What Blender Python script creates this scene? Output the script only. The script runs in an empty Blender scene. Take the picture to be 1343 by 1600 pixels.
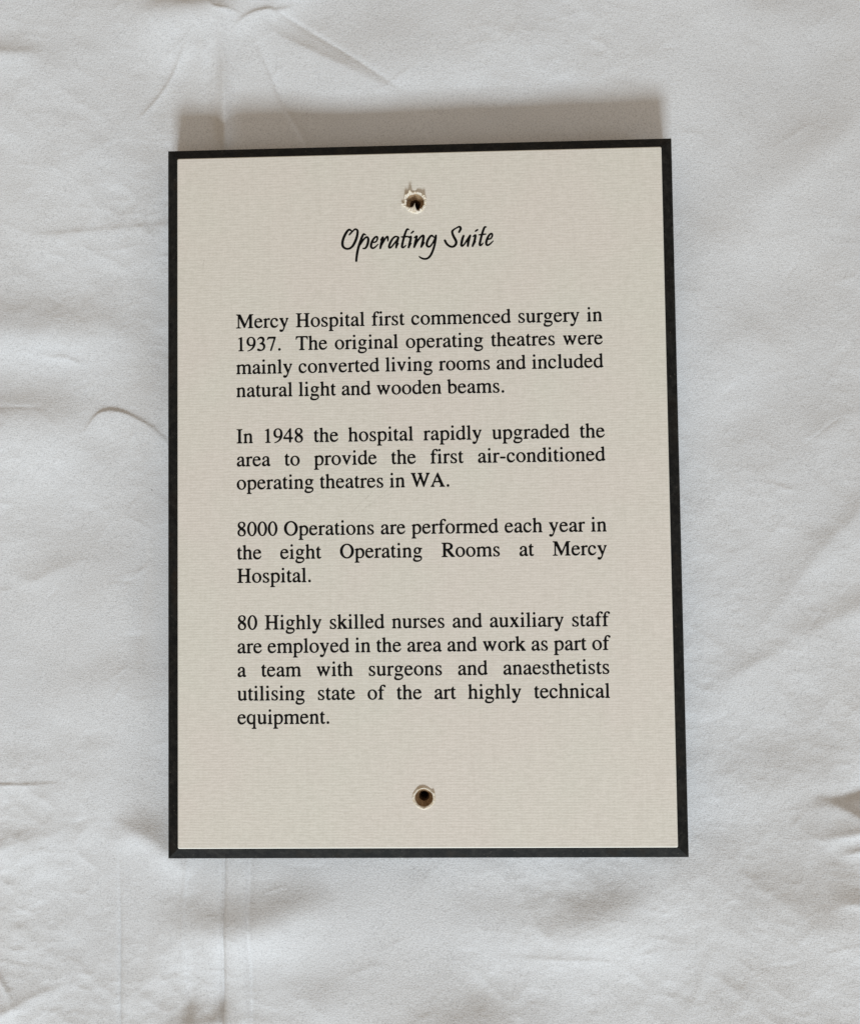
import bpy, bmesh, math, random
import numpy as np
from mathutils import Matrix, Vector

# ------------------------------------------------------------------ camera, light, exposure
SC = bpy.context.scene
COL = SC.collection
T = 0.016                       # thickness of the plaque (m)
cd = bpy.data.cameras.new('camera'); cam = bpy.data.objects.new('camera', cd); COL.objects.link(cam)
cd.sensor_fit = 'VERTICAL'; cd.sensor_height = 24.0; cd.lens = 21.0; cd.clip_start = .01; cd.clip_end = 50
M = Matrix([[0.999487, 0.013752, 0.028915], [-0.012534, 0.999043, -0.041902], [-0.029463, 0.041518, 0.998703]]).to_4x4(); M.translation = Vector([0.01384, -0.02227, 0.37917]); cam.matrix_world = M
SC.camera = cam
wd = bpy.data.worlds.new('World'); SC.world = wd; wd.use_nodes = True
bg = wd.node_tree.nodes['Background']; bg.inputs[0].default_value = (.325, .27, .212, 1); bg.inputs[1].default_value = 1.0

def area(name, loc, aim, sx, sy, power, col):
    l = bpy.data.lights.new(name, 'AREA'); l.shape = 'RECTANGLE'; l.size = sx; l.size_y = sy; l.energy = power; l.color = col
    o = bpy.data.objects.new(name, l); COL.objects.link(o); o.location = loc
    o.rotation_euler = (Vector(aim)-Vector(loc)).to_track_quat('-Z', 'Y').to_euler(); return o
def polar(az, el, r): a, e = math.radians(az), math.radians(el); return (r*math.cos(e)*math.sin(a), -r*math.cos(e)*math.cos(a), r*math.sin(e))
KEY = area('window_light', polar(-.5, 27.5, 8), (0, 0, 0), 1.9, 1.2, 645, (.745, .855, .955))
FILL = area('side_window_light', polar(72, 32, 2.6), (0, 0, 0), 1.0, .8, 9, (.74, .87, 1.0))
vs = SC.view_settings; vs.view_transform = 'Standard'; vs.look = 'None'; vs.exposure = 0; vs.gamma = 1; vs.use_curve_mapping = False

# ------------------------------------------------------------------ helpers
def tag(o, label=None, cat=None, kind=None, group=None):
    for k, v in (('label', label), ('category', cat), ('kind', kind), ('group', group)):
        if v: o[k] = v
    return o
def mesh_obj(name, verts, faces, mats, parent=None, smooth=False, slots=None):
    me = bpy.data.meshes.new(name); me.from_pydata([tuple(v) for v in verts], [], [tuple(f) for f in faces])
    for m in (mats if isinstance(mats, (list, tuple)) else [mats]): me.materials.append(m)
    if smooth: me.polygons.foreach_set('use_smooth', [True]*len(me.polygons))
    if slots: me.polygons.foreach_set('material_index', slots)
    me.update(); o = bpy.data.objects.new(name, me); COL.objects.link(o)
    if parent: o.parent = parent
    return o
class NT:                                                   # small node-tree writer
    def __init__(s, name):
        s.m = bpy.data.materials.new(name); s.m.use_nodes = True; s.t = s.m.node_tree; s.b = s.t.nodes['Principled BSDF']; s.l = s.t.links
        s.co = s.t.nodes.new('ShaderNodeTexCoord').outputs['Object']
    def n(s, kind, **kw):
        nd = s.t.nodes.new('ShaderNode'+kind)
        for k, v in kw.items():
            if k.startswith('i_'):
                key = k[2:]; sock = nd.inputs[int(key)] if key.isdigit() else nd.inputs[key]
                if hasattr(v, 'is_output'): s.l.new(v, sock)
                else: sock.default_value = v
            else: setattr(nd, k, v)
        return nd
    def scaled(s, x, y, z, loc=(0, 0, 0), rot=0): return s.n('Mapping', i_Vector=s.co, i_Scale=(x, y, z), i_Location=loc, i_Rotation=(0, 0, rot)).outputs[0]
    def noise(s, vec, scale, det=2, rough=.5, dist=0): return s.n('TexNoise', i_Vector=vec, i_Scale=scale, i_Detail=det, i_Roughness=rough, i_Distortion=dist).outputs['Fac']
    def ramp(s, fac, *st):
        r = s.n('ValToRGB'); s.l.new(fac, r.inputs[0]); e = r.color_ramp.elements
        while len(e) < len(st): e.new(.5)
        for q, (p, c) in zip(e, st): q.position = p; q.color = (*c, 1) if isinstance(c, tuple) else (c, c, c, 1)
        return r.outputs[0]
    def math(s, op, a, b=0.0, c=0.0): return s.n('Math', operation=op, i_0=a, i_1=b, i_2=c).outputs[0]
    def mix(s, f, a, b, mode='MIX'):
        nd = s.t.nodes.new('ShaderNodeMix'); nd.data_type = 'RGBA'; nd.blend_type = mode
        for k, v in ((0, f), (6, a), (7, b)):
            if hasattr(v, 'is_output'): s.l.new(v, nd.inputs[k])
            else: nd.inputs[k].default_value = v if k == 0 else (*v, 1)
        return nd.outputs[2]
    def done(s, col, rough, bump=None, dist=.0002, strength=1, spec=.3):
        for k, v in (('Base Color', col), ('Roughness', rough)):
            if hasattr(v, 'is_output'): s.l.new(v, s.b.inputs[k])
            else: s.b.inputs[k].default_value = (*v, 1) if isinstance(v, tuple) else v
        s.b.inputs['Specular IOR Level'].default_value = spec
        if bump is not None:
            bn = s.n('Bump', i_Height=bump, i_Distance=dist, i_Strength=strength); s.l.new(bn.outputs[0], s.b.inputs['Normal'])
        return s.m
def spot(nt, x, y, r, wob=.35):                             # irregular blot, 1 inside
    d = nt.n('VectorMath', operation='DISTANCE', i_0=nt.co, i_1=(x, y, 0)).outputs['Value']
    z = nt.noise(nt.co, 900, 3, .6)
    return nt.math('MULTIPLY_ADD', nt.math('SUBTRACT', nt.math('DIVIDE', d, r), nt.math('MULTIPLY', z, wob*2)), -3.0, 3.0-3*wob)

# ------------------------------------------------------------------ materials
def cotton():
    k = NT('white_cotton')
    warp = k.noise(k.scaled(2000, 620, 300), 1, 2, .6); weft = k.noise(k.scaled(620, 2000, 300), 1, 2, .6); fuzz = k.noise(k.co, 1700, 3, .7)
    h = k.math('ADD', k.math('ADD', k.math('MULTIPLY', warp, .7), k.math('MULTIPLY', weft, .5)), k.math('MULTIPLY', fuzz, .8))
    crum = k.noise(k.co, 190, 4, .6, .5)
    h2 = k.math('ADD', k.math('MULTIPLY', h, .16), k.math('MULTIPLY', crum, .16))
    v = k.n('TexVoronoi', i_Vector=k.co, i_Scale=52, i_Randomness=1.0, feature='F1')
    rare = k.math('GREATER_THAN', k.n('SeparateColor', i_0=v.outputs['Color']).outputs[0], .90)
    bit = k.math('MULTIPLY', k.math('LESS_THAN', k.math('ADD', v.outputs['Distance'], k.math('MULTIPLY', k.noise(k.co, 1500, 2), .03)), .035), rare)
    tint = k.ramp(k.noise(k.co, 14, 3, .55), (.3, (.845, .845, .845)), (.7, (.895, .892, .886)))
    th = k.math('ADD', k.math('MULTIPLY', k.noise(k.scaled(2600, 1500, 900), 1, 1, .5), .6), k.math('MULTIPLY', k.noise(k.scaled(1500, 2600, 900, (5, 3, 1)), 1, 1, .5), .6))
    grain = k.ramp(th, (.38, (.72, .72, .72)), (.60, (.93, .93, .93)), (.80, (1.0, 1.0, 1.0)))
    c = k.mix(1.0, tint, grain, 'MULTIPLY')
    c = k.mix(k.math('MULTIPLY', bit, .6), c, (.20, .19, .18))
    m = k.done(c, .9, h2, .001, 1, .15)
    k.b.inputs['Sheen Weight'].default_value = .08
    return m
def laid_paper():
    k = NT('cream_laid_laminate')
    lines = k.noise(k.scaled(230, 1250, 1), 1, 2, .6); cols = k.noise(k.scaled(900, 80, 1, (3, 7, 0)), 1, 2, .6); fine = k.noise(k.co, 1900, 2, .6)
    h = k.math('ADD', k.math('ADD', lines, k.math('MULTIPLY', cols, .35)), k.math('MULTIPLY', fine, .95))
    rib = k.n('TexWave', i_Vector=k.co, i_Scale=300, i_Distortion=1.4, i_Detail=2, bands_direction='Y').outputs['Fac']
    chain = k.ramp(k.noise(k.scaled(420, 6, 1, (1, 2, 0)), 1, 1, .4), (.60, 0.0), (.72, 1.0))
    h = k.math('ADD', h, k.math('MULTIPLY', rib, .20)); h = k.math('SUBTRACT', h, k.math('MULTIPLY', chain, .05))
    c = k.ramp(k.math('MULTIPLY', k.math('SUBTRACT', h, .95), 1.67), (.08, (.770, .714, .622)), (.92, (.902, .838, .744)))
    blotch = k.ramp(k.noise(k.co, 28, 2, .5), (.35, (.985, 1.0, .985)), (.65, (1.0, .985, .985)))
    c = k.mix(1.0, c, blotch, 'MULTIPLY')
    sc1 = k.ramp(k.noise(k.scaled(900, 22, 1, (0, 0, 0), .9), 1, 2, .5), (.70, 0.0), (.76, 1.0)); sc2 = k.ramp(k.noise(k.co, 38, 2, .5), (.52, 0.0), (.66, 1.0))
    c = k.mix(k.math('MULTIPLY', k.math('MULTIPLY', sc1, sc2), .16), c, (.30, .27, .22))
    c = k.mix(k.math('MULTIPLY', k.ramp(k.noise(k.co, 700, 2, .6), (.72, 0.0), (.80, 1.0)), .05), c, (.30, .26, .20))
    for (x, y, r, a) in ((.0990, .0142, .0011, .45), (.0981, .0128, .0009, .45), (.0958, .0102, .0006, .3), (.0403, -.0331, .00035, .8), (.0307, .0575, .0004, .45), (-.0240, .0005, .0004, .2)):
        s = k.n('Clamp', i_Value=spot(k, x, y, r)).outputs[0]
        c = k.mix(k.math('MULTIPLY', s, a), c, (.13, .11, .085))
    for (x0, y0, x1, y1, wd_, a) in ((-.0290, -.0070, -.0150, .0065, .00022, .20), (-.0262, -.0078, -.0118, .0040, .00016, .16), (-.0215, -.0042, -.0120, .0012, .00018, .15), (.0300, .0560, .0318, .0592, .00018, .35),
                                   (-.0020, -.1085, .0140, -.1060, .00016, .10), (.0620, .1180, .0700, .1172, .00018, .12), (-.0890, .0960, -.0885, .0985, .0002, .45), (.0585, -.1000, .0602, -.0955, .00018, .14)):
        ln = math.hypot(x1-x0, y1-y0); ag = math.atan2(y1-y0, x1-x0)
        mp = k.n('Mapping', vector_type='TEXTURE', i_Vector=k.co, i_Location=((x0+x1)/2, (y0+y1)/2, 0), i_Rotation=(0, 0, ag)).outputs[0]
        sp = k.n('SeparateXYZ', i_0=mp).outputs; wv = k.math('MULTIPLY', k.math('SUBTRACT', k.noise(k.co, 160, 2), .5), .0012)
        on = k.math('MULTIPLY', k.math('LESS_THAN', k.math('ABSOLUTE', k.math('ADD', sp[1], wv)), wd_), k.math('LESS_THAN', k.math('ABSOLUTE', sp[0]), ln/2))
        on = k.math('MULTIPLY', on, k.ramp(k.noise(k.co, 700, 2, .6), (.38, 0.0), (.58, 1.0)))
        c = k.mix(k.math('MULTIPLY', on, a), c, (.20, .17, .13))
    return k.done(c, .55, h, .00006, .6, .35)
def black_paint():
    k = NT('worn_black_paint')
    w = k.noise(k.co, 45, 4, .6); f = k.noise(k.co, 420, 3, .65)
    c = k.ramp(w, (.28, (.013, .0100, .0072)), (.43, (.0070, .0064, .0057)), (.58, (.0100, .0102, .0090)), (.76, (.030, .019, .0105)))
    mott = k.ramp(k.noise(k.co, 300, 4, .7), (.42, .0), (.70, 1.0))
    c = k.mix(k.math('MULTIPLY', mott, .7), c, (.032, .030, .0255))
    chip = k.ramp(k.noise(k.co, 800, 3, .7), (.63, 0.0), (.72, 1.0))
    c = k.mix(k.math('MULTIPLY', chip, .5), c, (.12, .105, .085))
    return k.done(c, k.ramp(w, (.3, .55), (.7, .7)), f, .00025, .6, .10)
def plain(name, c1, c2, sc, rough, bump=.0002, spec=.3):
    k = NT(name); f = k.noise(k.co, sc, 4, .6); return k.done(k.ramp(f, (.3, c1), (.7, c2)), rough, f, bump, 1, spec)
COTTON = cotton(); PAPER = laid_paper(); BLACK = black_paint()
CUT = plain('cut_laminate_edge', (.86, .82, .72), (.86, .82, .72), 600, .6)
FIBRE = plain('raw_fibreboard', (.27, .165, .085), (.50, .34, .195), 900, .9, .0008)
BORE = plain('shaded_drill_bore', (.060, .030, .014), (.10, .052, .024), 900, .9, .0005)  # fibreboard colour darkened to carry the shade deep in the narrow bore
TORN = plain('torn_laminate', (.74, .61, .43), (.90, .85, .76), 1000, .75, .0004)
INK = plain('black_printing_ink', (.0035, .0032, .003), (.0065, .006, .0055), 500, .6, .00003, .12)

# ------------------------------------------------------------------ the bed sheet: cotton lying in folds
def vnoise(X, Y, cell, seed):
    r = np.random.default_rng(seed); n = 512; L = r.standard_normal((n, n)); gx = X/cell+200.3; gy = Y/cell+200.7
    i = np.floor(gx).astype(int); j = np.floor(gy).astype(int); u = gx-i; v = gy-j; u = u*u*u*(u*(6*u-15)+10); v = v*v*v*(v*(6*v-15)+10)
    g = lambda a, b: L[a % n, b % n]
    return (g(i, j)*(1-u)+g(i+1, j)*u)*(1-v)+(g(i, j+1)*(1-u)+g(i+1, j+1)*u)*v
def spline(P, n=7):
    P = np.array(P, float); Q = np.vstack([2*P[0]-P[1], P, 2*P[-1]-P[-2]]); out = []
    for k in range(1, len(Q)-2):
        a, b, c, d = Q[k-1:k+3]
        for u in np.arange(n)/n: out.append(.5*(2*b+(c-a)*u+(2*a-5*b+4*c-d)*u*u+(3*b-a-3*c+d)*u**3))
    return np.array(out+[P[-1]])
# each fold: crest line (x, y, height in mm), reach to the left of its run, reach to the right, softness of the crest
FOLDS = [
    ([(-68.9, 208.6, 0.1), (-59.1, 200.9, 0.8), (-45.1, 193.4, 1.15), (-28.5, 184.9, 0.8), (-7.8, 173.9, 0)], 6.07, 19.32, 0.12),
    ([(-61.8, 213.0, -0.1), (-50.7, 205.8, -0.35), (-29.8, 192.1, -0.35), (-14.6, 181.4, -0.3), (-5.8, 175.0, 0)], 1.38, 1.93, 0.1),
    ([(-80.1, 204.4, 0), (-75.9, 208.8, 0.5), (-70.8, 211.5, 0.8), (-64.6, 212.8, 0.9), (-60.1, 212.4, 0.6), (-50.6, 214.9, 0)], 1.66, 8.28, 0.15),
    ([(-125.3, 211.5, 0), (-109.1, 213.9, 1.6), (-93.3, 215.1, 2.1), (-83.7, 218.2, 1.8), (-70.2, 225.6, 2)], 10.49, 15.18, 0.6),
    ([(-92.2, 218.5, 0), (-87.1, 213.8, 0.5), (-80.9, 213.0, 0.4), (-75.9, 210.0, 0)], 1.66, 2.76, 0.2),
    ([(-64.6, 220.5, 0), (-54.8, 218.5, 0.9), (-36.5, 225.9, 1)], 5.52, 5.52, 0.4),
    ([(-85.4, 213.1, 0.5), (-84.4, 193.1, 1.3), (-83.9, 176.0, 2.4), (-83.4, 158.4, 2.8), (-83.4, 144.8, 0)], 2.76, 3.31, 0.5),
    ([(-70.9, 201.3, -0.1), (-64.8, 186.8, -0.55), (-59.2, 172.5, -0.7), (-49.6, 154.7, -0.6), (-45.5, 143.9, 0)], 3.86, 1.1, 0.15),
    ([(-97.6, 207.2, 0), (-102.7, 195.0, 0.3), (-109.1, 182.4, 0.42), (-115.9, 172.6, 0.4), (-123.2, 164.6, 0)], 3.31, 1.1, 0.12),
    ([(-93.3, 204.8, 0), (-93.9, 187.7, 0.7), (-93.1, 172.0, 0)], 2.21, 6.07, 0.4),
    ([(-192.0, 195.4, 1.3), (-172.0, 194.8, 0.9), (-160.7, 193.6, 0)], 4.42, 6.07, 0.5),
    ([(-177.2, 115.7, 0), (-158.8, 115.9, 0.28), (-140.6, 117.4, 0.3), (-122.3, 118.7, 0.3), (-106.9, 119.5, 0.25)], 2.21, 7.18, 0.3),
    ([(-193.8, 73.6, 2), (-165.6, 73.1, 2.1), (-147.4, 74.1, 1.5), (-130.6, 75.7, 0.7), (-112.5, 76.7, 0.1)], 12.42, 11.04, 1),
    ([(-164.5, 63.5, 0), (-158.6, 62.6, 0.3), (-153.0, 62.2, 0.32), (-144.8, 58.4, 0)], 1.38, 3.86, 0.15),
    ([(-193.4, 32.6, 1.7), (-165.4, 32.7, 1.5), (-150.9, 33.5, 0.7), (-143.1, 33.7, 0)], 17.11, 13.8, 0.8),
    ([(-187.9, 41.4, -0.2), (-168.3, 41.0, -0.2), (-161.3, 40.7, 0)], 1.1, 1.38, 0.1),
    ([(-145.9, 28.8, 0), (-140.9, 36.4, 0.6), (-135.9, 39.1, 0.8), (-129.2, 38.4, 0.8), (-122.2, 35.3, 0.65), (-115.3, 31.0, 0.45), (-109.2, 24.9, 0.3)], 1.1, 12.42, 0.1),
    ([(-118.0, -12.9, -0.2), (-119.4, -32.0, -0.6), (-120.7, -53.7, -0.6), (-122.4, -72.6, 0)], 3.31, 4.42, 0.6),
    ([(-189.3, -120.4, 0.5), (-170.0, -120.0, 0.45), (-160.4, -119.7, 0.22), (-153.5, -119.8, 0)], 0.69, 6.62, 0.08),
    ([(-189.0, -148.8, 1), (-172.6, -145.9, 1), (-158.9, -141.7, 0.8), (-145.2, -138.8, 0.3), (-135.7, -136.9, 0)], 6.07, 11.59, 0.5),
    ([(-133.8, -138.6, 0), (-126.1, -139.4, 1), (-116.6, -142.9, 1.4), (-108.7, -149.5, 1.7), (-98.9, -158.3, 0)], 7.18, 8.28, 0.4),
    ([(-130.5, -148.9, -0.1), (-130.4, -171.5, -0.7), (-130.4, -192.6, -1.2), (-130.6, -229.2, -1.3)], 1.1, 1.1, 0.12),
    ([(-85.4, -147.7, -1.9), (-85.2, -179.4, -1.8), (-85.8, -200.4, -2.2), (-86.4, -229.1, -2.2)], 0.77, 3.31, 0.12),
    ([(-74.8, -147.8, -1.4), (-74.9, -179.4, -1.3), (-74.5, -203.0, -1.8), (-74.3, -229.0, -1.5)], 3.04, 1.66, 0.3),
    ([(-80.5, -149.9, 0.7), (-80.6, -179.4, 1.0), (-80.4, -203.0, 1.2), (-80.5, -229.1, 1.2)], 6.07, 6.07, 0.9),
    ([(-100.5, -149.0, 0.3), (-101.9, -160.9, 0.45), (-102.7, -174.1, 0.3), (-102.2, -218.7, 0.2)], 1.38, 1.38, 0.2),
    ([(-117.4, -182.6, 0), (-101.7, -181.0, 1.1), (-85.5, -181.0, 1.8), (-70.6, -179.4, 2), (-55.8, -173.4, 1.5), (-39.7, -166.3, 0.2)], 12.7, 11.59, 0.7),
    ([(-106.6, -221.9, 1), (-99.0, -219.8, 1.5), (-85.6, -218.2, 1.5), (-77.5, -221.8, 0)], 6.07, 5.52, 0.4),
    ([(-183.0, -216.8, 0.8), (-176.2, -214.5, 1), (-166.7, -209.4, 0.8), (-153.1, -204.9, 0.1)], 4.42, 6.07, 0.3),
    ([(-185.9, -197.9, 0.6), (-179.0, -206.3, 0.9), (-176.5, -213.7, 0.6)], 1.66, 2.76, 0.2),
    ([(8.3, -176.8, 0), (24.2, -179.4, 0.9), (48.0, -182.0, 1.1), (62.5, -180.2, 1.6), (77.2, -173.5, 1.6), (91.1, -163.1, 0.9), (106.5, -153.0, 0)], 14.35, 13.25, 0.8),
    ([(-13.6, -231.4, 1), (13.0, -223.1, 2.4), (34.0, -228.7, 1.6), (60.2, -233.7, 0.5)], 15.18, 11.04, 0.8),
    ([(-58.2, -210.3, 0), (-45.3, -209.2, 0.95), (-32.0, -206.8, 0)], 8.83, 11.04, 0.8),
    ([(29.3, -190.9, 0), (47.8, -191.9, 0.22), (66.2, -192.2, 0.22), (79.4, -193.2, 0)], 1.1, 4.42, 0.15),
    ([(132.5, -64.8, 0), (143.4, -53.2, 0.7), (157.1, -36.0, 1.1), (170.8, -20.2, 1.1), (192.5, -0.9, 1)], 6.62, 15.18, 0.5),
    ([(116.1, -85.8, 0), (129.6, -75.6, 0.7), (143.0, -67.8, 0.9), (156.4, -57.8, 0.5), (167.2, -51.3, 0)], 5.52, 12.7, 0.4),
    ([(149.6, -67.0, 0), (167.1, -55.3, 0.7), (181.2, -48.8, 1.2), (193.7, -43.6, 1.4)], 7.18, 11.04, 0.5),
    ([(157.6, -125.0, 0), (166.9, -128.4, 1.1), (176.7, -132.9, 1.9), (193.2, -136.8, 3)], 5.52, 9.38, 0.15),
    ([(159.7, -123.4, -0.3), (167.6, -124.2, -1.1), (178.9, -121.4, -1.8), (193.8, -117.3, -2)], 12.42, 3.86, 0.2),
    ([(149.3, -141.6, 0), (161.8, -140.1, 0.8), (175.0, -137.0, 1.7), (193.4, -130.8, 3)], 4.97, 5.52, 0.2),
    ([(163.7, -147.4, 0), (174.8, -143.8, 1.2), (193.1, -138.1, 3)], 2.76, 4.14, 0.2),
    ([(171.4, -152.3, 0), (178.0, -147.2, 1.5), (193.0, -140.7, 3)], 2.76, 5.52, 0.2),
    ([(158.9, -167.1, 0), (167.1, -164.0, 1.5), (174.1, -165.5, 1.6), (189.4, -171.8, 2)], 14.35, 4.42, 0.3),
    ([(142.4, 4.6, 0), (148.2, 2.9, 0.25), (156.3, -0.1, 0)], 1.1, 3.86, 0.15),
    ([(129.1, 109.0, 0), (159.5, 135.3, 0.6), (200.9, 170.9, 0.8)], 12.7, 9.38, 0.7),
    ([(109.6, 27.8, 0), (127.4, 44.7, 0.55), (146.6, 60.6, 0.5), (173.9, 80.6, 0)], 11.59, 11.59, 0.7),
    ([(115.7, 57.1, 0), (125.1, 59.7, 0.5), (141.4, 66.2, 0.2), (146.9, 72.9, 0)], 6.9, 6.9, 0.7),
    ([(160.1, 21.1, 0), (169.5, 25.8, 0.5), (180.3, 31.5, 0.5), (196.3, 34.0, 0)], 6.07, 7.73, 0.5),
    ([(127.0, -171.7, 0), (145.2, -174.3, 0.8), (163.4, -173.0, 1), (189.6, -166.6, 0.6)], 11.59, 11.04, 0.8),
    ([(107.6, -215.6, 0), (111.9, -200.1, 0.3), (118.8, -184.6, 0)], 2.76, 3.86, 0.4),
    ([(-25.5, 208.4, 0), (-3.3, 196.4, 0.5), (29.9, 198.3, 0.5), (68.3, 185.8, 0)], 12.42, 15.18, 1),
    ([(-164.8, -75.0, 0), (-139.9, -79.3, 0.5), (-109.8, -75.5, 0.4)], 8.28, 11.04, 0.9),
    ([(-179.0, -25.8, 0), (-169.2, -33.6, 0.35), (-156.7, -28.8, 0.35), (-145.7, -26.2, 0)], 3.31, 5.52, 0.5),
    ([(-156.3, -104.7, 0), (-139.9, -105.4, 0.3), (-126.2, -102.2, 0)], 3.86, 6.07, 0.6)]
# broad, soft swells: centre, half-width, half-depth (mm), steepness, turn (deg)
SWELLS = [(-100.1, -214.3, 3.0, 6.1, 0.25, 0), (-86.9, -212.9, 3.0, 5.5, 0.2, 0), (-120.1, -207.2, 3.9, 6.1, 0.1, 0), (158.3, -127.6, 8.3, 3.3, 0.1, 0), (-162.9, 82.0, 30.4, 7.7, 0.08, 0), (-165.5, 42.4, 26.2, 8.3, 0.12, 0), (-102.6, 218.2, 20.7, 5.5, 0.22, 0), (-119.3, -135.7, 11.6, 5.5, 0.14, -10), (-165.6, 63.8, 33.1, 7.2, -0.07, 0), (-166.4, 198.3, 22.1, 6.1, 0.06, 0), (-93.5, -173.1, 20.7, 6.1, 0.15, 0), (-57.1, -168.4, 20.7, 6.6, 0.15, 8), (32.3, -171.6, 30.4, 6.6, 0.09, 0), (69.3, -170.3, 22.1, 7.7, 0.16, 18), (165.0, -166.1, 13.8, 7.7, 0.14, 0), (135.2, -157.4, 13.8, 7.7, 0.07, 0), (13.1, -215.3, 26.2, 7.7, 0.12, 10), (-45.3, -201.6, 16.6, 6.9, 0.07, 0), (125.1, 57.0, 16.6, 5.5, 0.07, 20), (129.5, 21.6, 22.1, 8.3, 0.05, 20), (172.8, 88.8, 16.6, 11.0, 0.05, 0), (157.5, -110.6, 16.6, 9.9, 0.07, 0), (128.6, -111.7, 22.1, 8.3, 0.06, 0), (119.8, -148.3, 22.1, 10.5, 0.07, 15), (163.4, -215.4, 16.6, 5.5, 0.1, 0), (-66.7, -188.6, 30.4, 8.3, -0.07, 0), (68.9, -189.8, 27.6, 7.7, -0.05, 0), (140.0, -128.0, 23.5, 5.5, -0.07, 10), (-50.8, 180.8, 22.1, 7.7, -0.07, -25), (-109.7, 193.8, 13.8, 9.7, -0.05, 0), (-148.4, -23.5, 19.3, 6.9, 0.05, 10), (-164.6, -107.4, 24.8, 6.9, 0.05, 0), (-14.4, 199.6, 24.8, 9.7, 0.04, -20), (95.8, 190.7, 30.4, 11.0, 0.03, 0), (157.1, -35.2, 16.6, 11.0, -0.05, 30), (-154.1, 4.0, 33.1, 11.0, -0.04, 0), (-164.3, -155.5, 30.4, 8.3, -0.04, 0)]
def sheet_height(X, Y):                                     # all in mm
    Z = 1.35*(.5*vnoise(X, Y, 62, 1)+.22*vnoise(X*.8+Y*.6, Y*.8-X*.6, 30, 2)+.07*vnoise(X, Y, 13, 3))
    rs = np.clip((np.abs(X)-98)/80, 0, 1); Z -= np.where(X > 0, .08, -.02)*Y*rs*rs*(3-2*rs)*np.exp(-(Y/520)**4)
    cr = np.clip(.55+.35*vnoise(X, Y, 90, 9)-.0022*Y+.0012*np.abs(X), 0, 1.4)
    for s, c, a in ((4, 19, .12), (5, 10, .085), (6, 5.5, .045), (7, 3.0, .022)):
        t = .5*s; U = X*math.cos(t)+Y*math.sin(t); V = Y*math.cos(t)-X*math.sin(t)
        Z += cr*a*(1.2-2.2*np.abs(vnoise(U*.7, V, c, s*3)))*1.0
    for cx, cy, rx, ry, st, rot in SWELLS:
        t = math.radians(rot); u = ((X-cx)*math.cos(t)+(Y-cy)*math.sin(t))/rx; v = ((Y-cy)*math.cos(t)-(X-cx)*math.sin(t))/ry
        Z -= st*ry*np.tanh(v)*np.exp(-u*u-(v/3.5)**2)
    rr = random.Random(5); small = []                       # many short, sharp creases left by folding and handling
    for k in range(620):
        cx = rr.uniform(-200, 195); cy = rr.uniform(-235, 235)
        if abs(cx) < 100 and abs(cy) < 143: continue
        keep = .3+.5*(cy < -90)+.35*(cx < -100)*(cy < 40)+.3*(cx > 105)*(cy < 60)
        if rr.random() > keep: continue
        a = rr.gauss(.15, .5) if cx < 100 else rr.gauss(.7, .45)
        if rr.random() < .15: a += 1.5
        ln = rr.uniform(4, 15)*(1+rr.random()); h = rr.uniform(.04, .17)*(1 if rr.random() < .6 else -1); bend = rr.gauss(0, .18)*ln
        dx, dy = math.cos(a)*ln/2, math.sin(a)*ln/2; w1 = rr.uniform(.7, 2.2); w2_ = rr.uniform(.8, 6)
        small.append(([(cx-dx, cy-dy, 0), (cx-dy/ln*bend*.8, cy+dx/ln*bend*.8, h), (cx+dx*.5-dy/ln*bend, cy+dy*.5+dx/ln*bend, h*.8), (cx+dx, cy+dy, 0)], w1, w2_, .07))
    for P, wl, wr, soft in FOLDS+small:
        S = spline(P); R = 3.2*max(wl, wr)
        box = (X > S[:, 0].min()-R) & (X < S[:, 0].max()+R) & (Y > S[:, 1].min()-R) & (Y < S[:, 1].max()+R)
        if not box.any(): continue
        x, y = X[box], Y[box]; best = np.full(x.shape, 1e9); hh = np.zeros(x.shape); sg = np.zeros(x.shape)
        for a, b in zip(S[:-1], S[1:]):
            d = b-a; l2 = d[0]**2+d[1]**2+1e-9; u = np.clip(((x-a[0])*d[0]+(y-a[1])*d[1])/l2, 0, 1)
            ex, ey = x-a[0]-u*d[0], y-a[1]-u*d[1]; q = ex*ex+ey*ey; m = q < best
            best = np.where(m, q, best); hh = np.where(m, a[2]+u*d[2], hh); sg = np.where(m, (d[0]*ey-d[1]*ex)/math.sqrt(l2), sg)
        D = np.sqrt(best); fr = np.clip(.5+.5*sg/np.maximum(D, 1e-6), 0, 1); w = wr+(wl-wr)*fr*fr*(3-2*fr)
        q = D/w; Z[box] += 1.15*hh*np.exp(-1.7*(np.sqrt(q*q+soft*soft)-soft))*np.clip((3.2-q)/1.2, 0, 1)
    hw, hh = 104.5, 146.1                                     # the plaque lies on the sheet and presses it flat
    d = np.hypot(np.maximum(np.abs(X)-hw, 0), np.maximum(np.abs(Y)-hh, 0)); inside = np.minimum(np.maximum(np.abs(X)-hw, np.abs(Y)-hh), 0)
    k = np.clip((d+inside+5)/9, 0, 1); k = k*k*(3-2*k)
    return np.where(k < 1, np.minimum(Z, 0)*k + np.maximum(Z, 0)*k - .25*(1-k), Z)
def lines(lo, hi, step, far):
    c = list(np.arange(lo, hi+step/2, step)); g = step
    while c[-1] < far: g *= 1.22; c.append(c[-1]+g)
    g = step
    while c[0] > -far: g *= 1.22; c.insert(0, c[0]-g)
    return np.array(c)
xs = lines(-188, 182, .6, 650); ys = lines(-224, 226, .6, 700)
XX, YY = np.meshgrid(xs, ys); ZZ = sheet_height(XX, YY)
nx, ny = len(xs), len(ys)
me = bpy.data.meshes.new('bed_sheet'); me.vertices.add(nx*ny); me.vertices.foreach_set('co', (np.stack([XX, YY, ZZ], -1)*.001).astype(np.float32).ravel())
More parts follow.
